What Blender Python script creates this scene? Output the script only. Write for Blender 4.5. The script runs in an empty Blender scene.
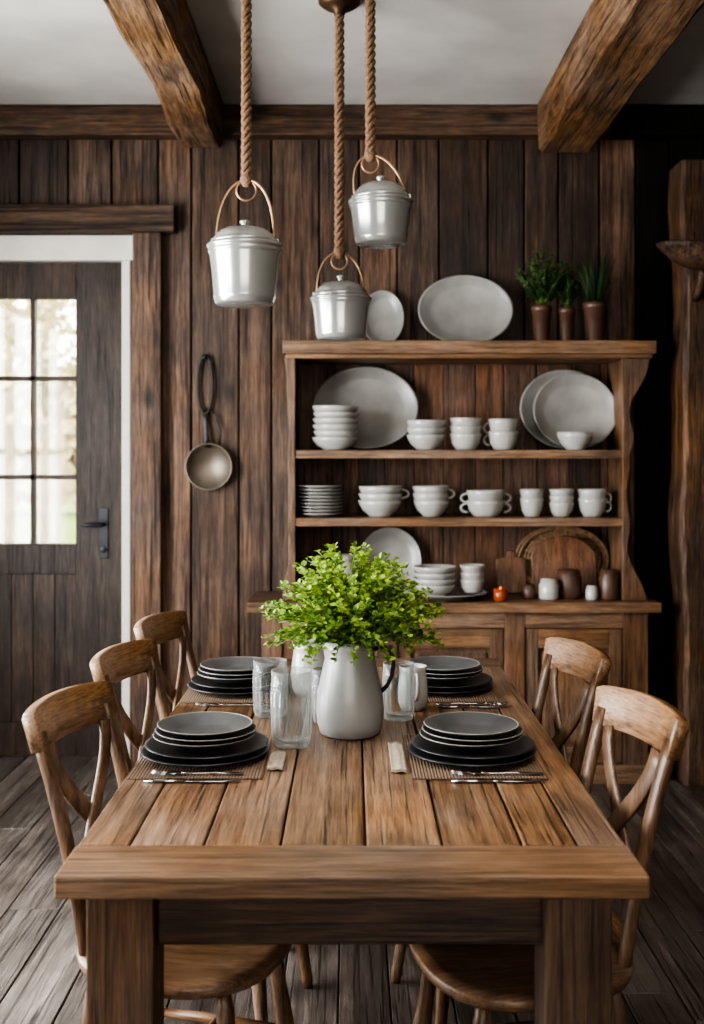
import bpy, bmesh, math, random
from mathutils import Vector, Matrix
random.seed(7)
R=random.random
def U(a,b): return a+(b-a)*random.random()

# ------------------------------------------------------------------ materials
def newmat(name):
    m=bpy.data.materials.new(name); m.use_nodes=True
    nt=m.node_tree; b=nt.nodes['Principled BSDF']
    return m,nt,b
def simple(name,col,rough=.5,metal=0.0,noise=0.0,nscale=20,bump=0.0,spec=None,coat=0):
    m,nt,b=newmat(name)
    b.inputs['Roughness'].default_value=rough; b.inputs['Metallic'].default_value=metal
    if coat: b.inputs['Coat Weight'].default_value=coat
    if spec is not None: b.inputs['Specular IOR Level'].default_value=spec
    tc=nt.nodes.new('ShaderNodeTexCoord'); n=nt.nodes.new('ShaderNodeTexNoise')
    n.inputs['Scale'].default_value=nscale; n.inputs['Detail'].default_value=5
    nt.links.new(tc.outputs['Object'],n.inputs['Vector'])
    r=nt.nodes.new('ShaderNodeValToRGB')
    k=noise
    r.color_ramp.elements[0].position=.3; r.color_ramp.elements[1].position=.7
    r.color_ramp.elements[0].color=(col[0]*(1-k),col[1]*(1-k),col[2]*(1-k),1)
    r.color_ramp.elements[1].color=(min(1,col[0]*(1+k)),min(1,col[1]*(1+k)),min(1,col[2]*(1+k)),1)
    nt.links.new(n.outputs['Fac'],r.inputs['Fac']); nt.links.new(r.outputs['Color'],b.inputs['Base Color'])
    if bump:
        bp=nt.nodes.new('ShaderNodeBump'); bp.inputs['Strength'].default_value=bump; bp.inputs['Distance'].default_value=.01
        nt.links.new(n.outputs['Fac'],bp.inputs['Height']); nt.links.new(bp.outputs['Normal'],b.inputs['Normal'])
    return m
def wood(name,dark,mid,light,axis='Y',scale=9,rough=.5,bump=.35,var=.5,stretch=.06,spec=.4,streak=.55,knots=.6,sat=1.0):
    m,nt,b=newmat(name); L=nt.links.new; N=nt.nodes.new
    tc=N('ShaderNodeTexCoord'); at=N('ShaderNodeAttribute'); at.attribute_name='rnd'
    mul=N('ShaderNodeVectorMath'); mul.operation='SCALE'; mul.inputs['Scale'].default_value=37.0
    cmb=N('ShaderNodeCombineXYZ')
    for i in range(3): L(at.outputs['Fac'],cmb.inputs[i])
    L(cmb.outputs[0],mul.inputs[0])
    add=N('ShaderNodeVectorMath'); add.operation='ADD'; L(tc.outputs['Object'],add.inputs[0]); L(mul.outputs[0],add.inputs[1])
    mp=N('ShaderNodeMapping'); s=[1,1,1]; s['XYZ'.index(axis)]=stretch; mp.inputs['Scale'].default_value=s
    L(add.outputs[0],mp.inputs['Vector'])
    def noise(sc,det,dist,rg,src):
        n=N('ShaderNodeTexNoise'); n.inputs['Scale'].default_value=sc; n.inputs['Detail'].default_value=det; n.inputs['Distortion'].default_value=dist; n.inputs['Roughness'].default_value=rg
        L(src,n.inputs['Vector']); return n
    n1=noise(scale*3.2,8,.6,.7,mp.outputs[0])
    n2=noise(scale*26,4,.1,.7,mp.outputs[0])
    n3=noise(3.2,4,0,.6,add.outputs[0])
    mx=N('ShaderNodeMix'); mx.data_type='FLOAT'; mx.inputs[0].default_value=.46
    L(n1.outputs['Fac'],mx.inputs[2]); L(n2.outputs['Fac'],mx.inputs[3])
    ra=N('ShaderNodeValToRGB'); e=ra.color_ramp.elements
    e[0].position=.38; e[0].color=(*dark,1); e[1].position=.63; e[1].color=(*light,1)
    x=e.new(.5); x.color=(*mid,1)
    L(mx.outputs[0],ra.inputs['Fac'])
    mr=N('ShaderNodeMapRange'); mr.inputs['To Min'].default_value=1-var; mr.inputs['To Max'].default_value=1+var
    L(at.outputs['Fac'],mr.inputs['Value'])
    mr2=N('ShaderNodeMapRange'); mr2.inputs['From Min'].default_value=.32; mr2.inputs['From Max'].default_value=.68
    mr2.inputs['To Min'].default_value=.62; mr2.inputs['To Max'].default_value=1.28
    L(n3.outputs['Fac'],mr2.inputs['Value'])
    mm=N('ShaderNodeMath'); mm.operation='MULTIPLY'; L(mr.outputs[0],mm.inputs[0]); L(mr2.outputs[0],mm.inputs[1])
    mp2=N('ShaderNodeMapping'); s2=[1,1,1]; s2['XYZ'.index(axis)]=stretch*.4; mp2.inputs['Scale'].default_value=s2; L(add.outputs[0],mp2.inputs['Vector'])
    n4=noise(scale*16,3,.4,.55,mp2.outputs[0])
    cr=N('ShaderNodeMapRange'); cr.inputs['From Min'].default_value=.35; cr.inputs['From Max'].default_value=.42; cr.inputs['To Min'].default_value=1-streak; cr.inputs['To Max'].default_value=1
    L(n4.outputs['Fac'],cr.inputs['Value'])
    mp3=N('ShaderNodeMapping'); s3=[1,1,1]; s3['XYZ'.index(axis)]=.45; mp3.inputs['Scale'].default_value=s3; L(add.outputs[0],mp3.inputs['Vector'])
    vo=N('ShaderNodeTexVoronoi'); vo.inputs['Scale'].default_value=4.5; L(mp3.outputs[0],vo.inputs['Vector'])
    kn=N('ShaderNodeMapRange'); kn.inputs['From Min'].default_value=.05; kn.inputs['From Max'].default_value=.15; kn.inputs['To Min'].default_value=1-knots; kn.inputs['To Max'].default_value=1
    L(vo.outputs['Distance'],kn.inputs['Value'])
    m2=N('ShaderNodeMath'); m2.operation='MULTIPLY'; L(mm.outputs[0],m2.inputs[0]); L(cr.outputs[0],m2.inputs[1])
    m3=N('ShaderNodeMath'); m3.operation='MULTIPLY'; L(m2.outputs[0],m3.inputs[0]); L(kn.outputs[0],m3.inputs[1])
    sc=N('ShaderNodeVectorMath'); sc.operation='SCALE'; L(ra.outputs['Color'],sc.inputs[0]); L(m3.outputs[0],sc.inputs['Scale'])
    hs=N('ShaderNodeHueSaturation'); L(sc.outputs[0],hs.inputs['Color'])
    sr=N('ShaderNodeMapRange'); sr.inputs['From Min'].default_value=.35; sr.inputs['From Max'].default_value=.65; sr.inputs['To Min'].default_value=.86*sat; sr.inputs['To Max'].default_value=1.18*sat
    n5=noise(1.9,3,0,.6,add.outputs[0]); L(n5.outputs['Fac'],sr.inputs['Value']); L(sr.outputs[0],hs.inputs['Saturation'])
    L(hs.outputs[0],b.inputs['Base Color'])
    rr=N('ShaderNodeMapRange'); rr.inputs['To Min'].default_value=rough+.15; rr.inputs['To Max'].default_value=rough-.12
    L(mx.outputs[0],rr.inputs['Value']); L(rr.outputs[0],b.inputs['Roughness'])
    b.inputs['Specular IOR Level'].default_value=spec
    ad=N('ShaderNodeMath'); ad.operation='ADD'; L(mx.outputs[0],ad.inputs[0]); L(cr.outputs[0],ad.inputs[1])
    bp=N('ShaderNodeBump'); bp.inputs['Strength'].default_value=bump; bp.inputs['Distance'].default_value=.003
    L(ad.outputs[0],bp.inputs['Height']); L(bp.outputs['Normal'],b.inputs['Normal'])
    return m
def leafmat(name,c1,c2):
    m,nt,b=newmat(name); L=nt.links.new
    at=nt.nodes.new('ShaderNodeAttribute'); at.attribute_name='rnd'
    r=nt.nodes.new('ShaderNodeValToRGB'); r.color_ramp.elements[0].color=(*c1,1); r.color_ramp.elements[1].color=(*c2,1)
    L(at.outputs['Fac'],r.inputs['Fac']); L(r.outputs['Color'],b.inputs['Base Color']); b.inputs['Roughness'].default_value=.5
    t=nt.nodes.new('ShaderNodeBsdfTranslucent'); L(r.outputs['Color'],t.inputs['Color'])
    mx=nt.nodes.new('ShaderNodeMixShader'); mx.inputs[0].default_value=.35
    L(b.outputs[0],mx.inputs[1]); L(t.outputs[0],mx.inputs[2]); L(mx.outputs[0],nt.nodes['Material Output'].inputs['Surface'])
    return m

M_table=wood('table_wood',(.060,.031,.017),(.168,.097,.056),(.285,.18,.112),'Y',8,.36,.6,.24,.035,streak=.65,knots=.5)
M_tableX=wood('table_wood_cross',(.052,.028,.016),(.135,.079,.046),(.235,.148,.092),'X',8,.40,.6,.2,.035,streak=.6,knots=.45)
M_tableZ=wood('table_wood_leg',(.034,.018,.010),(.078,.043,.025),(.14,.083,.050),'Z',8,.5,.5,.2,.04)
M_apron_shaded=wood('table_wood_apron_shaded',(.025,.013,.008),(.056,.031,.018),(.10,.059,.036),'X',8,.55,.5,.2,.04)  # darker copy of the cross wood, shadow under the tabletop put into its colour
M_chair=wood('chair_wood',(.055,.028,.015),(.145,.080,.044),(.24,.148,.086),'X',8,.34,.25,.15,.08,knots=.2,streak=.35)
M_chairY=wood('chair_wood_rail',(.065,.033,.017),(.180,.102,.056),(.29,.178,.104),'Y',8,.34,.2,.1,.08,knots=.2,streak=.35)
M_chairZ=wood('chair_wood_leg',(.042,.021,.012),(.108,.060,.034),(.185,.112,.065),'Z',9,.38,.2,.15,.06,knots=.2,streak=.35)
M_wall=wood('wall_wood',(.018,.010,.0065),(.067,.0385,.0245),(.145,.088,.058),'Z',6,.56,.8,.6,.05,.35,.75,.8)
M_shade_backing=wood('shade_and_backing_wood',(.002,.0015,.0012),(.006,.0045,.0035),(.013,.009,.007),'Z',7,.7,.5,.4,.07,.2)  # near-black: painted shade at right of back wall, also backing behind plank joints
M_beamY=wood('beam_wood',(.033,.017,.009),(.135,.076,.042),(.28,.168,.097),'Y',5,.6,1,.2,.06,.3,.7,.7)
M_beamX=wood('beam_wood_cross',(.017,.009,.006),(.056,.032,.019),(.115,.069,.042),'X',6,.6,.9,.2,.06,.3,.7)
M_post=wood('post_wood',(.016,.008,.005),(.058,.031,.017),(.135,.074,.041),'Z',5,.6,1,.2,.08,.3,.75,.7)
M_hutch=wood('hutch_wood',(.05,.027,.015),(.145,.082,.047),(.25,.154,.092),'X',8,.44,.4,.15,.05,knots=.4)
M_hutchZ=wood('hutch_wood_upright',(.042,.022,.013),(.118,.065,.038),(.20,.12,.074),'Z',8,.48,.4,.2,.05,knots=.4)
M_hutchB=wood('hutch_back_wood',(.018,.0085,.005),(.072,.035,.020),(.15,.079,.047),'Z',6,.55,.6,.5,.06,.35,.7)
M_door=wood('door_wood',(.012,.0075,.005),(.040,.0245,.0165),(.078,.050,.035),'Z',8,.5,.5,.25,.06,.35,.5,.2)
M_floor=wood('floor_wood',(.026,.020,.017),(.075,.061,.052),(.15,.127,.112),'Y',6,.28,.6,.4,.05,.6,.6,.5)
M_board=wood('board_wood',(.05,.021,.010),(.15,.066,.032),(.27,.132,.065),'Z',9,.42,.2,.2,.1)
M_plaster=simple('ceiling_plaster',(.40,.38,.355),.75,0,.14,3,.12)
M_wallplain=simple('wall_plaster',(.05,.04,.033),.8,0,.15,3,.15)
M_white=simple('white_paint',(.52,.49,.44),.5,0,.08,8)
M_china=simple('china_glaze',(.32,.31,.288),.26,0,.08,9,coat=.3)
M_china2=simple('china_glaze_grey',(.22,.214,.198),.30,0,.16,9)
M_slate=simple('slate_glaze',(.022,.023,.025),.34,0,.25,14)
M_slate2=simple('slate_glaze_light',(.075,.076,.076),.30,0,.2,12)
M_pitch=simple('enamel_pitcher',(.245,.242,.234),.36,0,.07,7,coat=.15)
M_pail=simple('pail_metal',(.33,.33,.315),.20,.55,.05,4)
M_dkm=simple('dark_iron',(.03,.03,.032),.4,.8,.2,20)
M_cop=simple('copper_wire',(.30,.19,.12),.35,.85,.2,20)
M_pan=simple('pan_metal',(.13,.108,.084),.45,.6,.3,6)
M_steel=simple('cutlery_steel',(.42,.42,.42),.2,1,.05,20)
M_rope=simple('rope_fibre',(.155,.090,.052),.9,0,.4,120,.6)
M_leather=simple('leather_strap',(.02,.014,.010),.6,0,.3,30)
M_linen=simple('linen',(.33,.275,.215),.9,0,.15,120,.4)
M_clay=simple('brown_pot',(.075,.038,.024),.42,0,.25,12)
M_wick=simple('wicker',(.20,.12,.065),.7,0,.4,60,.6)
M_bronze=simple('bronze',(.10,.06,.035),.4,.8,.25,20)
M_leaf=leafmat('leaf_green',(.06,.14,.016),(.41,.54,.10))
M_leafd=leafmat('leaf_dark',(.02,.05,.013),(.065,.12,.042))
M_stem=simple('stem_green',(.10,.16,.04),.6,0,.2,20)
M_bottle=simple('amber_glass',(.25,.05,.012),.15,0,.1,10)
M_grass=simple('grass',(.25,.36,.09),.9,0,.3,1.5)
M_bark=simple('bark',(.36,.30,.23),.9,0,.3,5)
M_treef=simple('tree_foliage',(.60,.50,.34),.9,0,.3,3)
def woven():
    m,nt,b=newmat('woven_mat'); L=nt.links.new
    tc=nt.nodes.new('ShaderNodeTexCoord'); w=nt.nodes.new('ShaderNodeTexWave'); w.bands_direction='X'
    w.inputs['Scale'].default_value=45; w.inputs['Distortion'].default_value=.8
    L(tc.outputs['Object'],w.inputs['Vector'])
    r=nt.nodes.new('ShaderNodeValToRGB'); r.color_ramp.elements[0].color=(.09,.057,.037,1); r.color_ramp.elements[1].color=(.18,.118,.076,1)
    L(w.outputs['Fac'],r.inputs['Fac']); L(r.outputs['Color'],b.inputs['Base Color']); b.inputs['Roughness'].default_value=.7
    bp=nt.nodes.new('ShaderNodeBump'); bp.inputs['Strength'].default_value=.5; bp.inputs['Distance'].default_value=.003
    L(w.outputs['Fac'],bp.inputs['Height']); L(bp.outputs[0],b.inputs['Normal'])
    return m
M_mat=woven()
def glass():
    m,nt,b=newmat('clear_glass'); L=nt.links.new
    t=nt.nodes.new('ShaderNodeBsdfTransparent'); t.inputs['Color'].default_value=(.92,.93,.93,1)
    b.inputs['Base Color'].default_value=(.40,.41,.40,1); b.inputs['Roughness'].default_value=.04; b.inputs['Specular IOR Level'].default_value=1.0
    lw=nt.nodes.new('ShaderNodeLayerWeight'); lw.inputs['Blend'].default_value=.42
    r=nt.nodes.new('ShaderNodeMapRange'); r.inputs['From Min'].default_value=.08; r.inputs['To Min'].default_value=.06; r.inputs['To Max'].default_value=.8
    L(lw.outputs['Facing'],r.inputs['Value'])
    mx=nt.nodes.new('ShaderNodeMixShader'); L(r.outputs[0],mx.inputs[0]); L(t.outputs[0],mx.inputs[1]); L(b.outputs[0],mx.inputs[2])
    L(mx.outputs[0],nt.nodes['Material Output'].inputs['Surface'])
    return m
M_glass=glass()
def pane():
    m,nt,b=newmat('window_glass'); L=nt.links.new
    t=nt.nodes.new('ShaderNodeBsdfTransparent'); g=nt.nodes.new('ShaderNodeBsdfGlossy'); g.inputs['Roughness'].default_value=.05
    mx=nt.nodes.new('ShaderNodeMixShader'); mx.inputs[0].default_value=.05
    L(t.outputs[0],mx.inputs[1]); L(g.outputs[0],mx.inputs[2]); L(mx.outputs[0],nt.nodes['Material Output'].inputs['Surface'])
    return m
M_pane=pane()
def glow():
    m,nt,b=newmat('candle_flame'); b.inputs['Base Color'].default_value=(1,.3,.08,1)
    b.inputs['Emission Color'].default_value=(1,.22,.04,1); b.inputs['Emission Strength'].default_value=3
    return m
M_flame=glow()

# ------------------------------------------------------------------ mesh builder
class MB:
    def __init__(s): s.v=[];s.f=[];s.m=[];s.r=[];s.s=[]
    def add(s,vs,fs,mat=0,rnd=None,smooth=False,M=None):
        o=len(s.v); rn=R() if rnd is None else rnd
        if M is not None: vs=[M@Vector(v) for v in vs]
        s.v+= [tuple(v) for v in vs]
        for f in fs:
            s.f.append(tuple(i+o for i in f)); s.m.append(mat); s.r.append(rn); s.s.append(smooth)
    def box(s,x0,x1,y0,y1,z0,z1,mat=0,rnd=None,M=None):
        vs=[(x0,y0,z0),(x1,y0,z0),(x1,y1,z0),(x0,y1,z0),(x0,y0,z1),(x1,y0,z1),(x1,y1,z1),(x0,y1,z1)]
        fs=[(0,3,2,1),(4,5,6,7),(0,1,5,4),(1,2,6,5),(2,3,7,6),(3,0,4,7)]
        s.add(vs,fs,mat,rnd,False,M)
    def lathe(s,prof,c=(0,0,0),seg=32,mat=0,M=None,rf=None,sx=1,sy=1,rnd=None,closed=False):
        vs=[];fs=[];n=len(prof)
        for i in range(seg):
            a=2*math.pi*i/seg
            for (r,z) in prof:
                rr=r if rf is None else rf(r,z,a)
                vs.append((c[0]+rr*math.cos(a)*sx,c[1]+rr*math.sin(a)*sy,c[2]+z))
        for i in range(seg):
            j=(i+1)%seg
            for k in range(n-1):
                fs.append((i*n+k,j*n+k,j*n+k+1,i*n+k+1))
            if closed: fs.append((i*n+n-1,j*n+n-1,j*n,i*n))
        s.add(vs,fs,mat,rnd,True,M)
    def tube(s,path,r,seg=8,mat=0,rnd=None,M=None,cap=True,closed=False):
        path=[Vector(p) for p in path]; n=len(path)
        rs=r if isinstance(r,(list,tuple)) else [r]*n
        vs=[];fs=[]; ref=None
        for i,p in enumerate(path):
            if closed: t=(path[(i+1)%n]-path[i-1])
            else: t=path[min(i+1,n-1)]-path[max(i-1,0)]
            t.normalize()
            if ref is None:
                ref=Vector((0,0,1)) if abs(t.z)<.9 else Vector((1,0,0))
            a=ref-t*ref.dot(t)
            if a.length<1e-5: a=t.orthogonal()
            a.normalize(); b=t.cross(a); ref=a
            for k in range(seg):
                an=2*math.pi*k/seg
                vs.append(p+(a*math.cos(an)+b*math.sin(an))*rs[i])
        for i in range(n if closed else n-1):
            i2=(i+1)%n
            for k in range(seg):
                k2=(k+1)%seg
                fs.append((i*seg+k,i*seg+k2,i2*seg+k2,i2*seg+k))
        if cap and not closed:
            fs.append(tuple(range(seg-1,-1,-1))); fs.append(tuple((n-1)*seg+k for k in range(seg)))
        s.add(vs,fs,mat,rnd,True,M)
    def sweep(s,path,nrm,w,th,mat=0,rnd=None,M=None,ch=.45,smooth=True):
        path=[Vector(p) for p in path]; n=len(path)
        ws=w if isinstance(w,(list,tuple)) else [w]*n
        ts=th if isinstance(th,(list,tuple)) else [th]*n
        vs=[];fs=[]
        for i,p in enumerate(path):
            t=(path[min(i+1,n-1)]-path[max(i-1,0)]).normalized()
            nn=Vector(nrm[i] if isinstance(nrm,list) else nrm); nn=(nn-t*nn.dot(t)).normalized(); b=t.cross(nn)
            W=ws[i]/2;T=ts[i]/2;c=min(W,T)*ch
            for (bw,nt_) in ((W-c,T),(W,T-c),(W,-T+c),(W-c,-T),(-W+c,-T),(-W,-T+c),(-W,T-c),(-W+c,T)):
                vs.append(p+b*bw+nn*nt_)
        for i in range(n-1):
            for k in range(8):
                k2=(k+1)%8
                fs.append((i*8+k,i*8+k2,(i+1)*8+k2,(i+1)*8+k))
        fs.append(tuple(range(7,-1,-1))); fs.append(tuple((n-1)*8+k for k in range(8)))
        s.add(vs,fs,mat,rnd,smooth,M)
    def prism(s,poly,y0,y1,mat=0,rnd=None,M=None):
        n=len(poly)
        vs=[(x,y0,z) for x,z in poly]+[(x,y1,z) for x,z in poly]
        fs=[tuple(range(n)),tuple(range(2*n-1,n-1,-1))]+[(i,i+n,(i+1)%n+n,(i+1)%n) for i in range(n)]
        s.add(vs,fs,mat,rnd,False,M)
    def leaf(s,p,d,nv,l,w,mat=0,rnd=None):
        d=d.normalized(); sd=d.cross(nv)
        if sd.length<1e-4: sd=d.orthogonal()
        sd.normalize(); up=sd.cross(d)
        vs=[p,p+d*l*.35+sd*w*.5+up*w*.15,p+d*l*.75+sd*w*.38+up*w*.12,p+d*l,p+d*l*.75-sd*w*.38+up*w*.12,p+d*l*.35-sd*w*.5+up*w*.15]
        s.add(vs,[(0,1,2,3),(0,3,4,5)],mat,rnd,False)
    def mesh(s,name,mats):
        me=bpy.data.meshes.new(name); me.from_pydata(s.v,[],s.f)
        for m in mats: me.materials.append(m)
        me.polygons.foreach_set('material_index',s.m); me.polygons.foreach_set('use_smooth',s.s)
        a=me.attributes.new('rnd','FLOAT','FACE'); a.data.foreach_set('value',s.r)
        bm=bmesh.new(); bm.from_mesh(me); bmesh.ops.recalc_face_normals(bm,faces=bm.faces); bm.to_mesh(me); bm.free()
        me.update(); return me
    def build(s,name,mats,loc=(0,0,0),rot=(0,0,0),bevel=0,autosm=False):
        return obj(name,s.mesh(name,mats),loc,rot,bevel)
def obj(name,me,loc=(0,0,0),rot=(0,0,0),bevel=0,scale=None):
    o=bpy.data.objects.new(name,me); bpy.context.scene.collection.objects.link(o)
    o.location=loc; o.rotation_euler=rot
    if scale: o.scale=scale
    if bevel:
        b=o.modifiers.new('bevel','BEVEL'); b.width=bevel; b.segments=2; b.limit_method='ANGLE'; b.angle_limit=math.radians(50)
    return o

# ------------------------------------------------------------------ room
XL,XR,YB,YF,H=-2.3,2.0,5.30,-1.6,3.10
b=MB(); x=XL-.1
while x<XR+.1:
    w=U(.13,.17); y=YF-U(0,1.5)
    while y<5.6:
        l=U(1.4,2.6); b.box(x+.0015,x+w-.0015,max(y,YF-.1)+.001,min(y+l,5.6)-.001,-.03,0); y+=l
    x+=w
b.box(XL-.1,XR+.2,YF-.1,5.6,-.08,-.028,1)
b.build('floor',[M_floor,M_shade_backing],bevel=.003)
b=MB(); x=XL
edges=[]
while x<XR:
    w=U(.15,.24); x1=min(x+w,XR); edges.append((x,x1)); x=x1
OX0,OX1,OZ=-2.06,-1.03,2.51
for (a,c) in edges:
    mt=1 if a>1.20 else 0  # planks right of the hutch carry the shade in their colour
    if c<=OX0 or a>=OX1: segs=[(a,c,0,H)]
    else:
        segs=[(a,c,OZ,H)]
        if a<OX0: segs.append((a,OX0,0,OZ))
        if c>OX1: segs.append((OX1,c,0,OZ))
    rn=R()
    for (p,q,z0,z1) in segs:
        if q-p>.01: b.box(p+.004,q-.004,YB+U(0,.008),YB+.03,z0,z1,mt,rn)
b.box(XL,OX0,YB+.025,YB+.06,0,H,1);b.box(OX1,XR,YB+.025,YB+.06,0,H,1);b.box(OX0,OX1,YB+.025,YB+.06,OZ,H,1)
b.build('wall_back',[M_wall,M_shade_backing],bevel=.004)
b=MB(); sx0,sx1,sy0,sy1=-.55,.80,.5,2.5  # unseen ceiling opening, added to let fill light down onto the table
b.box(XL-.1,sx0,YF-.1,5.4,H,H+.12);b.box(sx1,XR+.1,YF-.1,5.4,H,H+.12);b.box(sx0,sx1,YF-.1,sy0,H,H+.12);b.box(sx0,sx1,sy1,5.4,H,H+.12)
b.build('ceiling',[M_plaster])
b=MB(); 
for yy in (sy0+.03,(sy0+sy1)/2,sy1-.03): b.box(sx0,sx1,yy-.025,yy+.025,H+.12,H+.17)
for xx in (sx0+.03,(sx0+sx1)/2,sx1-.03): b.box(xx-.025,xx+.025,sy0,sy1,H+.121,H+.169)
b.build('added_skylight_frame',[M_white],bevel=.003)  # frame for the added ceiling opening, out of view
b=MB(); y0,y1,z0,z1=1.4,4.0,.45,2.5
b.box(XL-.12,XL,YF,y0,0,H);b.box(XL-.12,XL,y1,5.36,0,H);b.box(XL-.12,XL,y0,y1,0,z0);b.box(XL-.12,XL,y0,y1,z1,H)
b.build('wall_left',[M_wallplain])
b=MB()
for yy in (y0+.03,y0+.87,y0+1.74,y1-.03): b.box(XL-.09,XL-.03,yy-.03,yy+.03,z0,z1)
for zz in (z0+.03,(z0+z1)/2,z1-.03): b.box(XL-.085,XL-.035,y0,y1,zz-.025,zz+.025)
b.build('window_1',[M_door],bevel=.003)
b=MB(); b.box(XR,XR+.12,YF,5.36,0,H); b.build('wall_right',[M_wallplain])
b=MB(); b.box(XL,-1.3,YF-.12,YF,0,H);b.box(1.3,XR,YF-.12,YF,0,H);b.box(-1.3,1.3,YF-.12,YF,0,.9);b.box(-1.3,1.3,YF-.12,YF,2.7,H)
b.build('wall_front',[M_wallplain])
b=MB()
for xx in (-1.27,-.43,.43,1.27): b.box(xx-.03,xx+.03,YF-.09,YF-.03,.9,2.7)
for zz in (.93,1.8,2.67): b.box(-1.3,1.3,YF-.085,YF-.035,zz-.025,zz+.025)
b.build('window_2',[M_door],bevel=.003)
b=MB(); b.box(XL,1.22,5.21,YB,2.955,H,0); b.box(1.22,XR,5.21,YB,2.955,H,1); b.build('trim_1',[M_beamX,M_shade_backing],bevel=.01)  # right end of the trim darkened by colour, continuing the painted shade
def beam(name,x0,x1,z0):
    b=MB(); n=60; vs=[];fs=[]
    ya,yb=YF,5.205; ph=U(0,6)
    for i in range(n+1):
        y=ya+(yb-ya)*i/n; wv=.008*math.sin(y*3.1+ph)+.005*math.sin(y*7.3+ph)
        sec=[(x0,H),(x0,H-.05),(x0,z0+.02),(x0+.02,z0),((x0+x1)/2,z0),(x1-.02,z0),(x1,z0+.02),(x1,H-.05),(x1,H)]
        for k,(x,z) in enumerate(sec):
            j=0 if k in(0,8) else .003
            vs.append((x+U(-j,j)+(wv if 1<k<7 else 0),y,z+U(-j,j)+(wv*.5 if 1<k<7 else 0)))
    q=9
    for i in range(n):
        for k in range(q-1): fs.append((i*q+k,i*q+k+1,(i+1)*q+k+1,(i+1)*q+k))
    fs.append(tuple(range(q))); fs.append(tuple(n*q+k for k in range(q)))
    b.add(vs,fs,0,.6,False); b.build(name,[M_beamY])
beam('ceiling_beam',-.80,-.60,2.895)
beam('ceiling_beam',.87,1.12,2.87)
b=MB(); b.box(-2.25,-.835,5.225,YB,2.507,2.635,1); b.box(-1.035,-.90,5.24,YB,0,2.507,0,.7); b.box(-2.2,-2.06,5.24,YB,0,2.507,0)
b.build('trim_2',[M_wall,M_beamX],bevel=.006)
b=MB(); b.box(-2.055,-1.035,5.31,5.37,2.385,2.505); b.box(-1.100,-1.060,5.31,5.37,0,2.385); b.box(-2.055,-1.995,5.31,5.37,0,2.385)
b.box(-1.060,-1.033,5.30,5.37,0,2.385,1)
b.build('trim_3',[M_white,M_door],bevel=.004)
b=MB(); d0,d1=5.38,5.43; X0,X1=-2.02,-1.08; wx0,wx1,wz0,wz1=-1.755,-1.337,1.026,2.211
b.box(X0,wx0,d0,d1,.0,2.42,0);b.box(wx1,X1,d0,d1,.0,2.42,0)
b.box(wx0,wx1,d0,d1,wz1,2.42,0);b.box(wx0,wx1,d0,d1,.88,wz0,0);b.box(wx0,wx1,d0,d1,.0,.16,0)
b.box(-1.558,-1.534,d0+.005,d1-.005,wz0,wz1,0)
for z in (1.348,1.826): b.box(wx0,wx1,d0+.005,d1-.005,z-.012,z+.012,0)
n=4
for i in range(n):
    a=wx0+(wx1-wx0)*i/n; c=wx0+(wx1-wx0)*(i+1)/n; b.box(a+.001,c-.001,d0+.012,d1-.005,.16,.88,0)
b.box(wx0,wx1,d0+.022,d0+.026,wz0,wz1,1)
b.box(-1.222,-1.178,d0-.008,d0,.955,1.20,2); b.tube([(-1.20,d0-.005,1.12),(-1.20,d0-.05,1.12),(-1.29,d0-.055,1.12)],.009,8,2)
b.lathe([(0,0),(.016,0),(.016,.012),(0,.012)],seg=12,mat=2,M=Matrix.Translation((-1.2,d0-.004,1.0))@Matrix.Rotation(math.pi/2,4,'X'))
b.build('door_1',[M_door,M_pane,M_dkm],bevel=.003)
b=MB(); vs=[];fs=[]; n=30
for i in range(n+1):
    z=2.755*i/n; wv=.010*math.sin(z*4)+.006*math.sin(z*9+1)
    for (x,y) in ((1.455,4.90),(1.475,4.885),(1.60,4.885),(1.64,4.90),(1.64,5.08),(1.455,5.08)):
        vs.append((x+wv+U(-.004,.004),y+U(-.004,.004),z))
for i in range(n):
    for k in range(6): fs.append((i*6+k,i*6+(k+1)%6,(i+1)*6+(k+1)%6,(i+1)*6+k))
fs+= [tuple(range(6)),tuple(n*6+k for k in range(6))]
b.add(vs,fs,0,.6)
b.build('timber_post',[M_post],bevel=.004)
b=MB(); b.lathe([(0,.0),(.06,.003),(.12,.03),(.165,.065),(.185,.085),(.176,.090),(.15,.07),(.10,.04),(0,.028)],seg=28,sx=1.0,sy=.72)
b.sweep([(.05,.155,-.10),(.05,.10,-.07),(.03,.03,0)],(1,0,0),.04,.03,0)
b.build('wooden_wall_bracket_dish',[M_post],loc=(1.47,4.735,2.25),rot=(0,.12,0))

# ------------------------------------------------------------------ table
b=MB(); ty0,ty1=1.87,3.87; zt,zb=.75,.712
xs=[-.5,-.405,-.27,-.13,.025,.165,.31,.41,.5]
for a,c in zip(xs[:-1],xs[1:]): b.box(a+.0018,c-.0018,ty0+.1518,ty1-.1518,zb,zt-U(0,.0012),0)
b.box(-.502,.502,ty0,ty0+.15,zb-.002,zt,1,.55); b.box(-.502,.502,ty1-.15,ty1,zb-.002,zt,1,.4)
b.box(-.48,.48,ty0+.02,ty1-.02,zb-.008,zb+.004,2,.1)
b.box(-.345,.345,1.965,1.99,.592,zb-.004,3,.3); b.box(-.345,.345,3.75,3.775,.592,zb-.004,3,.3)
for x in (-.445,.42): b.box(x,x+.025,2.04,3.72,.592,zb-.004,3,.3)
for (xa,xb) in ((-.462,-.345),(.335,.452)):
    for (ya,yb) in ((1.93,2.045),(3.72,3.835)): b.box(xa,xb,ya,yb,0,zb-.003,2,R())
b.build('dining_table',[M_table,M_tableX,M_tableZ,M_apron_shaded],bevel=.004)

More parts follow.
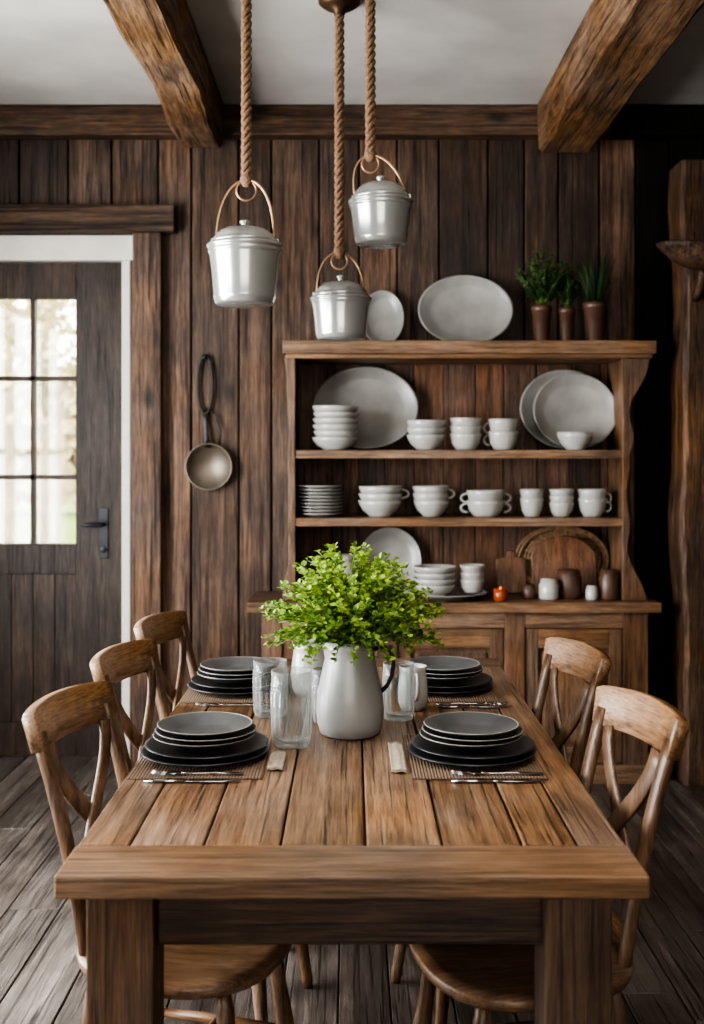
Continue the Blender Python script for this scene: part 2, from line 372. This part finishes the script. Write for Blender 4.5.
# ------------------------------------------------------------------ chair
def chair_mesh():
    b=MB()
    N=40;K=8;vs=[];fs=[]
    def shape(a):
        ca,sa=math.cos(a),math.sin(a); p=2.6
        r=1/((abs(ca)**p+abs(sa)**p)**(1/p)); w=.222-.02*(ca<0)*abs(ca)
        return r*.215*ca, r*w*sa
    rings=[]
    for k in range(1,K+1):
        t=k/K
        ring=[]
        for i in range(N):
            x,y=shape(2*math.pi*i/N); z=.452-.018*(1-t**2)
            if k==K: z=.447
            ring.append((x*t,y*t,z))
        rings.append(ring)
    rings.append([(x*1.012,y*1.012,.437) for x,y,z in rings[-1]])
    rings.append([(x*.985,y*.985,.422) for x,y,z in rings[-2]])
    rings.append([(x*.90,y*.90,.414) for x,y,z in rings[K-1]])
    vs=[(0,0,.434)]
    for r in rings: vs+=r
    for i in range(N): fs.append((0,1+i,1+(i+1)%N))
    for k in range(len(rings)-1):
        for i in range(N):
            j=(i+1)%N; fs.append((1+k*N+i,1+(k+1)*N+i,1+(k+1)*N+j,1+k*N+j))
    o=1+(len(rings)-1)*N; fs.append(tuple(o+i for i in range(N)))
    b.add(vs,fs,0,.6,True)
    for sx in (-1,1):
        for sy in (-1,1):
            p0=Vector((.135*sx,.14*sy,.42)); p1=Vector((.185*sx,.18*sy,0)); T=[0,.08,.1,.3,.5,.7,.8,.9,.93,1]; Rr=[.014,.016,.019,.017,.021,.018,.016,.015,.017,.012]
            b.tube([p0.lerp(p1,t) for t in T],Rr,10,2)
    for sy in (-1,1): b.tube([(.165*1,.163*sy,.19),(0,.163*sy,.19),(-.165,.163*sy,.19)],[.009,.013,.009],8,0)
    b.tube([(0,.163,.19),(0,0,.19),(0,-.163,.19)],[.009,.013,.009],8,1)
    def bx(z): t=(z-.43)/.5; return -.165-.06*t-.055*t*t
    zs=[.43+.46*i/9 for i in range(10)]
    for sy in (-1,1):
        b.sweep([(bx(z),sy*(.130+.016*((z-.43)/.5)),z) for z in zs],(1,0,0),[.028+.006*(i/9) for i in range(10)],.022,2,.5)
    P=[];W=[]
    for i in range(21):
        t=i/10-1; P.append((bx(.90)-.028*(1-t*t)+.004,t*.168,.893+.006*(1-t*t))); W.append(.088*(1-.12*abs(t)**14)+.006*(1-t*t))
    b.sweep(P,[(1,0,.22)]*21,W,.026,1,.6,ch=.22)
    P=[(bx(.50)-.012*(1-(i/6-1)**2),(i/6-1)*.132,.50) for i in range(13)]
    b.sweep(P,(1,0,.2),.026,.016,1,.4)
    for sg in (-1,1):
        P=[];
        for i in range(13):
            t=i/12; z=.505+.355*t; y=sg*(-.112+.224*(t*t*(3-2*t))); P.append((bx(z)-.014*math.sin(math.pi*t)+sg*.005,y,z))
        b.sweep(P,(1,0,0),.040,.010,2,.5)
    return b.mesh('dining_chair',[M_chair,M_chairY,M_chairZ])
cm=chair_mesh()
a15=math.radians(15)
for y in (2.34,2.92,3.49): obj('dining_chair',cm,(-.345,y,0),(0,0,-a15))
for y in (2.29,2.95): obj('dining_chair',cm,(.345,y,0),(0,0,math.pi+a15))

# ------------------------------------------------------------------ place settings
def plateprof(r,h=.018,t=.004):
    return [(0,0),(r*.55,0),(r*.62,.003),(r*.93,h-.003),(r,h),(r*1.0,h+t*.6),(r*.95,h+t*.5),(r*.62,t+.004),(r*.5,t+.001),(0,t)]
def setting(x,y):
    b=MB(); z=.0005
    b.box(-.148,.148,-.185,.185,z,z+.003,0,.5)
    b.build('placemat',[M_mat],loc=(x,y,.75))
    b=MB()
    z=.0045
    b.lathe(plateprof(.150,.014),(0,0,z),48,0)
    b.lathe(plateprof(.144,.016),(.004,.002,z+.012),48,0)
    for dx,dy,r,dz,mm in ((-.002,.003,.118,.026,1),(.003,0,.117,.038,0),(.0,.002,.110,.050,1)):
        b.lathe(plateprof(r,.022),(dx,dy,z+dz),48,mm)
        b.lathe([(r+.0005,.0232),(r+.0018,.0242),(r+.0005,.0254),(r-.0028,.0248)],(dx,dy,z+dz),48,2,closed=True)
    b.build('dinner_plate_stack',[M_slate,M_slate2,M_china2],loc=(x,y,.75))
for (x,y) in ((-.345,2.61),(.28,2.61),(-.345,3.35),(.275,3.36)): setting(x,y)
def fork_mesh():
    b=MB()
    b.sweep([(0,0,.003),(.06,0,.006),(.11,0,.004),(.135,0,.006)],(0,0,1),[.014,.008,.006,.010],.0022,0)
    b.sweep([(.135,0,.006),(.15,0,.005),(.16,0,.005)],(0,0,1),[.010,.022,.022],.002,0)
    for k in range(4):
        yy=-.0096+.0064*k
        b.sweep([(.158,yy,.005),(.18,yy,.003),(.20,yy,.007)],(0,0,1),[.0035,.003,.0018],.0018,0)
    return b.mesh('fork',[M_steel])
def knife_mesh():
    b=MB()
    b.sweep([(0,0,.003),(.05,0,.004),(.09,0,.004)],(0,0,1),[.012,.016,.012],.005,0)
    b.sweep([(.09,0,.004),(.12,0,.004),(.17,0,.004),(.21,.004,.004)],(0,0,1),[.012,.018,.02,.004],.0018,0)
    return b.mesh('table_knife',[M_steel])
fm=fork_mesh(); km=knife_mesh(); zc=.7540
for (x,y,r) in ((-.24,2.447,math.pi),(.42,2.447,math.pi)): obj('fork',fm,(x,y,zc),(0,0,r))
obj('table_knife',km,(.215,2.405,.7502),(0,0,0)); obj('table_knife',km,(-.45,2.405,.7502),(0,0,0))
obj('fork',fm,(-.24,3.13,.7502),(0,0,math.pi))
obj('fork',fm,(.24,3.145,.7502),(0,0,0)); obj('table_knife',km,(.24,3.11,.7502),(0,0,0))
def napkin(x,y,rot,w=.10,l=.17):
    b=MB(); n=10
    for layer in range(2):
        vs=[];fs=[]; z0=.001+layer*.004
        for i in range(n+1):
            for j in range(n+1):
                u=i/n-.5;v=j/n-.5
                vs.append((u*w,v*l,z0+.0012*math.sin(u*9+layer)+.001*math.sin(v*11)+.0012))
        m=len(vs); vs+=[(a,c,d+.0028) for a,c,d in vs]
        for i in range(n):
            for j in range(n):
                q=(i*(n+1)+j,i*(n+1)+j+1,(i+1)*(n+1)+j+1,(i+1)*(n+1)+j); fs.append(q); fs.append(tuple(k+m for k in q[::-1]))
        rim=[i*(n+1) for i in range(n+1)]+[n*(n+1)+j for j in range(1,n+1)]+[i*(n+1)+n for i in range(n-1,-1,-1)]+[j for j in range(n-1,0,-1)]
        for p,q in zip(rim,rim[1:]+rim[:1]): fs.append((p,q,q+m,p+m))
        b.add(vs,fs,0,.5,True)
    b.build('linen_napkin',[M_linen],loc=(x,y,.7502),rot=(0,0,rot))
napkin(.105,2.59,0,.034,.24); napkin(-.172,2.56,0,.035,.14)

# ------------------------------------------------------------------ pitcher with greens
b=MB()
out=[(0,0),(.068,0),(.076,.004),(.084,.03),(.0865,.065),(.083,.105),(.073,.150),(.064,.190),(.061,.215),(.066,.237)]
inn=[(.062,.237),(.057,.215),(.06,.19),(.068,.15),(.078,.105),(.08,.05),(.06,.012),(0,.01)]
def spout(r,z,a):
    if z<.19: return r
    k=(z-.19)/.047; d=math.cos(a-math.pi*1.0)
    return r*(1+.22*k*max(0,d)**6)
b.lathe(out+inn,seg=64,mat=0,rf=spout)
P=[(.060,0,.215),(.085,0,.222),(.104,-.0,.212),(.112,0,.185),(.107,0,.150),(.094,0,.122),(.080,0,.108)]
b.sweep(P,(0,1,0),[.010]*7,.018,1,.5)
b.build('enamel_pitcher',[M_pitch,M_dkm],loc=(-.005,2.83,.7502),rot=(0,0,-.1))
b=MB(); rnd=random.Random(3)
for sidx in range(260):
    az=rnd.uniform(0,2*math.pi)
    spread=.03+.185*math.sqrt(rnd.random()); top=.228*(1-(spread/.255)**2.2)*rnd.uniform(.68,1.12)
    base=Vector((rnd.uniform(-.03,.03),rnd.uniform(-.03,.03),.20))
    tip=Vector((math.cos(az)*spread*1.08,math.sin(az)*spread*.95,.235+top))
    if spread>.13 and rnd.random()<.5: tip.z=.235+rnd.uniform(-.03,.07)
    ctrl=Vector((tip.x*.35,tip.y*.35,max(.30,tip.z*.9)))
    pts=[base.lerp(ctrl,t).lerp(ctrl.lerp(tip,t),t) for t in [i/7 for i in range(8)]]
    b.tube(pts,[.0018-.0001*i for i in range(8)],4,1)
    sh=rnd.gauss(0,.18)
    for i in range(28):
        t=.40+.60*(i/27); p=base.lerp(ctrl,t).lerp(ctrl.lerp(tip,t),t)
        if p.z<.225 and (p.x**2+p.y**2)**.5<.07: continue
        d=Vector((rnd.uniform(-1,1),rnd.uniform(-1,1),rnd.uniform(-.35,.9))).normalized()
        nv=Vector((rnd.uniform(-.5,.5),rnd.uniform(-.5,.5),1))
        l=rnd.uniform(.010,.0185)
        hh=min(1,max(0,(p.z-.2)/.27)); b.leaf(p+d*.003,d,nv,l,l*.95,0,min(1,max(0,rnd.gauss(.22+.5*hh,.25)+sh)))
b.build('leafy_greens_bouquet',[M_leaf,M_stem],loc=(0,2.83,.7502))
def jug(name,x,y,r,h,rot=0):
    b=MB()
    b.lathe([(0,0),(r*.8,0),(r*.95,h*.15),(r,h*.4),(r*.9,h*.75),(r*.85,h*.9),(r*.93,h),(r*.87,h),(r*.8,h*.9),(r*.85,h*.7),(r*.9,h*.3),(0,h*.06)],seg=40)
    P=[(r*.86,0,h*.85),(r*1.2,0,h*.88),(r*1.45,0,h*.7),(r*1.35,0,h*.42),(r*.97,0,h*.28)]
    b.tube([tuple(p) for p in P],r*.11,8,0)
    b.build(name,[M_china],loc=(x,y,.7502),rot=(0,0,rot))
jug('milk_jug',-.115,3.28,.066,.155,1.4); jug('milk_jug',.17,3.10,.043,.12,-1.4)
def tumbler(x,y,r,h):
    b2=MB(); prof=[(0,0),(r*.88,0),(r*.93,.006),(r*.94,.02),(r*.95,h*.3),(r*.97,h*.5)]
    prof+=[(r*.98,h*.72),(r*1.0,h*.73),(r*1.03,h*.75),(r*1.03,h*.77),(r*.99,h*.785),(r*1.03,h*.80),(r*1.03,h*.825),(r*.98,h*.84),(r,h)]
    prof+=[(r*.93,h),(r*.90,h*.7),(r*.87,h*.4),(r*.84,.022),(r*.7,.014),(0,.013)]
    b2.lathe(prof,seg=168,rf=lambda rr,z,a: rr*(1+(.075*abs(math.sin(7*a)) if .016<z<h*.725 and rr>r*.925 else 0)))
    b2.build('ribbed_glass_tumbler',[M_glass],loc=(x,y,.7502))
tumbler(-.148,2.715,.049,.182); tumbler(-.222,3.02,.046,.15); tumbler(.125,2.98,.042,.15); tumbler(-.075,2.95,.03,.14)

# ------------------------------------------------------------------ hanging pails
def pail(x,y,zb,r,hb,ztop,hx=0,canopy=False,tw=0,tilt=0):
    b=MB(); H0=H-zb
    b.lathe([(0,0),(r*.76,0),(r*.81,.004),(r*.84,hb*.10),(r*.855,hb*.12),(r*.85,hb*.14),(r*.91,hb*.55),(r*.965,hb*.82),(r*.97,hb*.84),(r*1.0,hb*.86),(r*1.0,hb*.90),(r*.985,hb*.92),(r*1.03,hb*.94),(r*1.045,hb*.97),(r*1.03,hb),(r*.9,hb),(r*.86,hb*.5),(r*.7,.012),(0,.01)],seg=64)
    hl=ztop[0]; q=hl-hb
    b.lathe([(0,hl-.004),(r*.25,hl-.008),(r*.50,hl-q*.16),(r*.68,hl-q*.32),(r*.80,hl-q*.52),(r*.86,hl-q*.68),(r*.865,hl-q*.74),(r*.93,hl-q*.78),(r*.95,hl-q*.86),(r*.95,hb+.002),(r*.88,hb-.002)],seg=56)
    b.lathe([(r*.12,hl-.008),(r*.10,hl+.002),(r*.15,hl+.008),(r*.15,hl+.013),(r*.10,hl+.017),(0,hl+.018)],seg=24)
    ht=ztop[1]; P=[]
    for i in range(25):
        a=math.pi*i/24; P.append((math.cos(a)*r*.80+hx*math.sin(a),-.25*r*math.cos(a)*tw-.004, hb*.96+(ht-hb*.96)*math.sin(a)**.8))
    b.tube(P,r*.042,8,1)
    P=[(hx+math.cos(t)*.27*r,0,ht-.28*r+math.sin(t)*.28*r) for t in [2*math.pi*k/20 for k in range(20)]]
    b.tube(P,r*.032,8,1,closed=True)
    for s in (-1,1):
        M=Matrix.Translation((s*r*.86,-.25*r*s*tw*.9,hb*.96))
        b.box(-.009,.009,-.012,.012,-.02,.022,0,M=M)
    top=H0-(.055 if canopy else .0); z0=ht-.012
    b.lathe([(0,0),(.012,.003),(.021,.018),(.022,.03),(.014,.045),(0,.05)],(hx,0,z0-.012),12,2)
    n=int((top-z0)/.005)
    for k in range(3):
        P=[]
        for i in range(n+1):
            z=z0+(top-z0)*i/n; a=z/.085*2*math.pi+k*2*math.pi/3
            P.append((hx+.0105*math.cos(a),.0105*math.sin(a),z))
        b.tube(P,.0085,7,2,rnd=.3+.2*k)
    if canopy: b.lathe([(0,top-.012),(.018,top-.01),(.022,top+.006),(.055,top+.02),(.075,top+.035),(.078,H0),(0,H0)],(hx,0,0),28,3)
    b.build('hanging_pail',[M_pail,M_cop,M_rope,M_bronze],loc=(x,y,zb))
pail(-.356,3.7,1.956,.122,.200,(.265,.415),.005,False,.6)
pail(.098,3.8,2.175,.107,.150,(.218,.305),-.035,False,.8)
pail(-.04,4.0,1.872,.107,.150,(.215,.312),-.005,True,-.6)

# ------------------------------------------------------------------ hutch
b=MB()
b.box(-.46,1.36,4.88,5.295,.762,.807,0,.6)
b.box(-.40,1.31,4.94,5.29,.08,.76,1,.3)
b.box(-.42,1.33,4.915,5.295,.0,.085,0,.4)
for (a,c) in ((-.40,-.31),(.12,.20),(.675,.765),(1.20,1.31)): b.box(a,c,4.915,4.945,.085,.76,1)
for (a,c) in ((-.31,.12),(.20,.675),(.765,1.20)):
    b.box(a,c,4.918,4.945,.69,.76,0)
    b.box(a+.004,a+.06,4.925,4.945,.09,.685,1);b.box(c-.06,c-.004,4.925,4.945,.09,.685,1)
    b.box(a+.06,c-.06,4.925,4.945,.60,.685,0);b.box(a+.06,c-.06,4.925,4.945,.09,.16,0)
    b.box(a+.08,c-.08,4.932,4.945,.18,.58,1)
    b.lathe([(0,0),(.008,0),(.008,.01),(.016,.016),(.016,.026),(0,.03)],seg=14,mat=3,M=Matrix.Translation((c-.03,4.925,.42))@Matrix.Rotation(math.pi/2,4,'X'))
b.box(-.307,1.349,4.92,5.295,1.905,1.963,0,.7)
b.box(-.295,1.335,4.935,5.295,1.885,1.905,0,.3)
b.box(-.262,1.215,4.955,5.27,1.440,1.478,0,.6); b.box(-.262,1.215,4.955,5.27,1.137,1.175,0,.65)
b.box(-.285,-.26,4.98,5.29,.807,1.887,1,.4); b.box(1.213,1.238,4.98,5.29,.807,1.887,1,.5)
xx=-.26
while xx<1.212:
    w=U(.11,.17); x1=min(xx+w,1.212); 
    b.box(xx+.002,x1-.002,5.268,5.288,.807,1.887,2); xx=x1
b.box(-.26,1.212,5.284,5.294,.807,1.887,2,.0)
def scroll(sgn,xi,zlo,zhi,kt,kb):
    L=[];n=60
    for i in range(n+1):
        t=i/n; z=zlo+(zhi-zlo)*t
        u=max(0,(t-.60)/.40); v=max(0,(.24-t)/.24)
        w=.026+kt*(u**1.4)*(1-.30*math.sin(u*math.pi)) +kt*.26*math.sin(u*math.pi*3)*(u>0)+kb*v**1.5+.008*math.sin(t*math.pi*8)
        L.append((xi+sgn*w,z))
    poly=[(xi,zlo)]+L+[(xi,zhi)]
    b.prism(poly,4.95,4.982,1,.55)
scroll(1,1.205,.808,1.886,.095,.085); scroll(-1,-.252,.808,1.886,.022,.03)
b.build('hutch_cabinet',[M_hutch,M_hutchZ,M_hutchB,M_dkm],bevel=.003)

def lean(name,x,zs,rx,ry,yb=5.262,ang=78,mat=M_china2,depth=.024):
    b=MB()
    prof=[(0,0),(.55,0),(.62,.003),(.94,depth-.006),(1,depth),(1.0,depth+.004),(.97,depth+.005),(.94,depth),(.74,.010),(.70,.006),(0,.006)]
    b.lathe(prof,seg=64,sx=rx,sy=ry)
    A=math.radians(ang)
    zc=zs+ry*math.sin(A)+.001; yc=yb-ry*math.cos(A)-.002
    return b.build(name,[mat],loc=(x,yc,zc),rot=(A,0,0))
def bowlprof(r,h):
    return [(0,0),(r*.5,0),(r*.52,h*.08),(r*.78,h*.35),(r*.95,h*.75),(r,h),(r*.96,h),(r*.90,h*.72),(r*.7,h*.36),(r*.4,h*.16),(0,h*.14)]
def hnd(b,r,h,hd,dz):
    M=Matrix.Translation((0,0,dz))@Matrix.Rotation(hd,4,'Z')
    P=[(r*.9+.36*r*math.sin(t),0,h*.52+h*.27*math.cos(t)) for t in [math.pi*k/10 for k in range(11)]]
    b.tube(P,.0055,7,0,M=M)
def bowls(name,x,y,z,r,n,h,step,mat=M_china,plate=False,handle=None):
    b=MB()
    for i in range(n):
        prof=plateprof(r*U(.97,1),h) if plate else bowlprof(r*U(.97,1),h)
        b.lathe(prof,(U(-.003,.003),U(-.003,.003),i*step),36)
    if handle is not None:
        for hd in handle: hnd(b,r,h,hd,(n-1)*step)
    b.build(name,[mat],loc=(x,y,z+.0005))
def cups(name,x,y,z,r,h,n=1,handle=None,step=None):
    b=MB(); step=step or h*.5
    for i in range(n):
        b.lathe([(0,0),(r*.6,0),(r*.64,h*.06),(r*.85,h*.35),(r*.95,h*.8),(r,h),(r*.93,h),(r*.88,h*.8),(r*.77,h*.35),(r*.5,h*.12),(0,h*.1)],(0,0,i*step),32)
        if handle is not None:
            for hd in handle: hnd(b,r,h,hd,i*step)
    b.build(name,[M_china],loc=(x,y,z+.0005))
S1,S2,S3,S4=1.963,1.478,1.175,.807
lean('oval_platter',.533,S1,.224,.172,5.285)
lean('oval_platter',.145,S1,.10,.135,5.285)
lean('oval_platter',.065,S2,.245,.198)
bowls('bowl_stack',-.073,5.04,S2,.108,6,.058,.028)
bowls('bowl_stack',.338,5.04,S2,.090,3,.070,.032)
cups('teacup_stack',.515,5.04,S2,.074,.075,3,[math.pi*.5],.035)
cups('teacup_stack',.685,5.04,S2,.070,.085,2,[math.pi*.9],.055)
lean('oval_platter',1.0,S2,.215,.190,5.262,80)
lean('oval_platter',1.035,S2,.195,.180,5.215,79)
bowls('soup_bowl',1.01,5.02,S2,.085,1,.08,.05)
bowls('plate_stack',-.146,5.07,S3,.108,9,.016,.0155,M_china,True)
bowls('bowl_stack',.128,5.07,S3,.103,3,.075,.032,handle=[0])
bowls('bowl_stack',.360,5.08,S3,.085,3,.075,.032,handle=[0])
cups('teacup_stack',.61,5.07,S3,.090,.075,2,[0,math.pi],.045)
cups('coffee_mug_stack',.82,5.07,S3,.055,.085,2,None,.04)
cups('coffee_mug_stack',.955,5.07,S3,.058,.065,3,None,.03)
cups('coffee_mug_stack',1.095,5.07,S3,.068,.085,2,[0],.04)
lean('oval_platter',.18,S4,.145,.155,5.262,78)
bowls('serving_plate',.42,5.04,S4,.20,1,.03,.02,M_china,True)
bowls('bowl_stack',.375,5.05,S4+.008,.10,4,.055,.027)
cups('teacup_stack',.545,5.05,S4+.026,.058,.06,3,None,.032)
b=MB(); b.lathe([(0,0),(.05,0),(.065,.03),(.07,.09),(.055,.15),(.05,.17),(.058,.19),(.053,.19),(.045,.17),(.06,.09),(0,.01)],seg=32)
b.tube([(.05,0,.165),(.085,0,.16),(.10,0,.12),(.09,0,.08),(.066,0,.06)],.006,8)
b.build('ceramic_jug',[M_china],loc=(-.04,5.1,S4+.0005))
b=MB(); b.lathe([(0,0),(.026,0),(.03,.004),(.031,.055),(.027,.055),(.026,.008),(0,.008)],seg=24,mat=0); b.lathe([(0,.009),(.024,.009),(.024,.03),(0,.032)],seg=20,mat=1)
b.lathe([(0,.033),(.004,.038),(.0055,.045),(.003,.056),(0,.064)],seg=10,mat=2)
b.build('candle_in_glass',[M_bottle,M_linen,M_flame],loc=(.66,4.95,S4+.0005))
b=MB(); rx,ry=.215,.152
for k in range(13):
    f=.16+.84*k/12; zz=.006+(.014 if k>=11 else 0)
    b.tube([(math.cos(t)*rx*f,math.sin(t)*ry*f,zz) for t in [2*math.pi*i/48 for i in range(48)]],.0075,6,0,closed=True)
for k in range(18):
    t=2*math.pi*k/18; b.tube([(0,0,.010),(math.cos(t)*rx*.9,math.sin(t)*ry*.9,.011)],.004,5,0)
A=math.radians(84); b.build('wicker_tray',[M_wick],loc=(1.0-.015,5.262-ry*math.cos(A)-.006,S4+ry*math.sin(A)+.008),rot=(A,0,0))
def board(x,yb,w,h,th,kind,name='cutting_board',mat=M_board,ang=80):
    b=MB(); poly=[]
    if kind=='arch':
        poly=[(-w/2,0),(w/2,0)]+[(math.cos(math.pi*i/20)*w/2,h-.5*w*.75+math.sin(math.pi*i/20)*w*.375) for i in range(21)]
    else:
        poly=[(-w/2,0),(w/2,0),(w/2,h*.8),(w*.15,h*.86),(w*.13,h),(-w*.13,h),(-w*.15,h*.86),(-w/2,h*.8)]
    b.prism(poly,-th/2,th/2,0,R())
    A=math.radians(90-ang)
    b.build(name,[mat],loc=(x,yb-h*math.sin(A)-th,S4+.002+th/2*math.sin(A)),rot=(-A,0,0),bevel=.004)
board(.985,5.205,.30,.27,.018,'arch',ang=83); board(.745,5.235,.14,.20,.016,'h')
for (x,y,w,h,mt) in ((.885,5.0,.045,.09,M_china),(.985,5.05,.058,.125,M_clay),(1.155,5.0,.045,.13,M_clay),(.80,5.03,.032,.06,M_clay),(1.075,4.985,.028,.06,M_china)):
    b=MB(); b.lathe([(0,0),(w*.9,0),(w,.008),(w,h*.75),(w*.85,h*.82),(w*.88,h),(w*.8,h),(w*.75,h*.8),(w*.9,h*.7),(0,.01)],seg=28); 
    b.lathe([(0,h+.004),(w*.7,h+.004),(w*.75,h-.006)],seg=28)
    b.build('kitchen_canister',[mt],loc=(x,y,S4+.0005))
def herb(x,w,h,kind):
    b=MB(); rn=random.Random(int(x*1000))
    b.lathe([(0,0),(w*.78,0),(w*.8,.004),(w,h*.85),(w*1.08,h*.86),(w*1.08,h),(w*.98,h),(w*.9,h*.9),(0,h*.88)],seg=28)
    if kind=='grass':
        for i in range(80):
            a=rn.uniform(0,6.28);r=rn.random()*w*.7; p=Vector((r*math.cos(a),r*math.sin(a),h*.88)); tip=p+Vector((math.cos(a)*rn.uniform(.01,.09),math.sin(a)*rn.uniform(.01,.07),rn.uniform(.14,.25)))
            m=p.lerp(tip,.5)+Vector((0,0,.03)); b.sweep([p,m,tip],(math.cos(a+1),math.sin(a+1),0),[.005,.006,.001],.001,1,rn.random())
    else:
        hh=.27 if kind=='big' else .20; sp=.12 if kind=='big' else .055
        for i in range(70 if kind=='big' else 38):
            a=rn.uniform(0,6.28);q=math.sqrt(rn.random()); base=Vector((0,0,h*.88)); tip=Vector((math.cos(a)*q*sp,math.sin(a)*q*sp*.8,h+hh*(1-.45*q*q)*rn.uniform(.5,1)))
            b.tube([base,base.lerp(tip,.5)+Vector((0,0,.02)),tip],.0015,4,2)
            for k in range(14):
                p=base.lerp(tip,.35+.65*k/13); d=Vector((rn.uniform(-1,1),rn.uniform(-1,1),rn.uniform(-.3,.8)))
                b.leaf(p,d,Vector((0,0,1)),rn.uniform(.018,.03),.016,1,rn.random())
    b.build('potted_herb',[M_clay,M_leafd,M_stem],loc=(x,5.10,S1+.0005))
herb(.870,.044,.175,'big'); herb(.985,.036,.165,'small'); herb(1.115,.052,.19,'grass')

b=MB()
b.lathe([(0,0),(.095,0),(.10,.006),(.108,.035),(.112,.037),(.112,.040),(.104,.036),(.095,.010),(0,.008)],seg=48,mat=0,M=Matrix.Rotation(math.pi/2,4,'X'))
b.sweep([(-.005,-.03,.09),(-.012,-.02,.15),(-.018,-.012,.22),(-.02,-.010,.27)],(0,1,0),[.03,.018,.02,.028],.008,1)
P=[(-.02+.035*math.sin(t),-.010,.39+.14*-math.cos(t)) for t in [2*math.pi*k/28 for k in range(28)]]
b.tube(P,.007,8,2,closed=True)
b.lathe([(0,0),(.011,0),(.011,.03),(0,.03)],seg=12,mat=1,M=Matrix.Translation((-.02,.0,.518))@Matrix.Rotation(math.pi/2,4,'X'))
b.tube([(.05,-.02,.10),(.055,-.02,.16),(.03,-.015,.24),(-.015,-.012,.28)],.004,6,1)
b.build('hanging_skillet',[M_pan,M_dkm,M_leather],loc=(-.678,YB-.003,1.40))

# ------------------------------------------------------------------ outside
b=MB(); b.box(-30,30,5.7,45,-.3,-.15); b.build('lawn',[M_grass])
rn=random.Random(11)
for (x,y,s) in ((-4.4,16,1.0),(-6.3,20,1.2),(-8.5,24,1.4),(-3.1,22,1.1),(-5.2,27,1.5)):
    b=MB(); b.tube([(0,0,-.148),(0,0,-.14),(.1*s,0,1.5*s),(0,.1,3.2*s),(.2,0,4.8*s)],[.2*s,.19*s,.15*s,.11*s,.05],10,0)
    for i in range(9):
        a=rn.uniform(0,6.28); z=rn.uniform(1.7,4)*s; L=rn.uniform(.8,1.7)*s
        b.tube([(.05,0,z),(math.cos(a)*L*.5,math.sin(a)*L*.5,z+.5*s),(math.cos(a)*L,math.sin(a)*L,z+1.0*s)],[.06*s,.04*s,.012],6,0)
        for k in range(70):
            p=Vector((math.cos(a)*L*rn.uniform(.3,1.2)+rn.gauss(0,.35*s),math.sin(a)*L*rn.uniform(.3,1.2)+rn.gauss(0,.35*s),z+max(-.9,rn.gauss(.7,.45))*s))
            b.leaf(p,Vector((rn.uniform(-1,1),rn.uniform(-1,1),rn.uniform(-1,1))),Vector((0,.3,1)),.16,.12,1)
    b.build('garden_tree',[M_bark,M_treef],loc=(x,y,0))
b=MB(); rn=random.Random(5)
for i in range(6000):
    p=Vector((rn.uniform(-16,2),30+rn.uniform(-.6,.6),rn.random()**1.3*3.2+.32)); b.leaf(p,Vector((rn.uniform(-1,1),rn.uniform(-1,1),rn.uniform(-1,1))),Vector((0,-1,.4)),.45,.4,0)
b.build('hedge_row',[M_treef])

# ------------------------------------------------------------------ light
w=bpy.data.worlds.new('World'); bpy.context.scene.world=w; w.use_nodes=True
bg=w.node_tree.nodes['Background']; bg.inputs[0].default_value=(1,.96,.88,1); bg.inputs[1].default_value=6.0
def area(name,loc,rot,sx,sy,power,col):
    l=bpy.data.lights.new(name,'AREA'); l.shape='RECTANGLE'; l.size=sx; l.size_y=sy; l.energy=power; l.color=col
    o=bpy.data.objects.new(name,l); bpy.context.scene.collection.objects.link(o); o.location=loc; o.rotation_euler=rot; return o
area('window_light_left',(-2.5,2.7,1.5),(0,-math.pi/2,0),2.0,2.6,330,(.94,.97,1))
area('window_light_front',(0,-1.8,1.85),(math.pi/2,0,0),2.5,1.7,16,(1,.93,.84))
area('added_top_fill',(.125,1.5,3.4),(0,0,0),1.3,1.9,14,(1,.96,.90))  # added fill lamp above the made-up opening, brightens tabletop and seats

# ------------------------------------------------------------------ camera
cam=bpy.data.cameras.new('Camera'); co=bpy.data.objects.new('Camera',cam); bpy.context.scene.collection.objects.link(co)
co.location=(0,0,1.46); co.rotation_euler=(math.pi/2,0,0)
cam.sensor_fit='AUTO'; cam.sensor_width=36; cam.lens=39.1; cam.shift_y=-.0566
cam.clip_start=.05
cam.dof.use_dof=True; cam.dof.focus_distance=2.85; cam.dof.aperture_fstop=3.0
bpy.context.scene.camera=co
vs=bpy.context.scene.view_settings
try:
    vs.view_transform='AgX'; vs.look='AgX - High Contrast'
except Exception as e: print(e)
vs.exposure=0.08
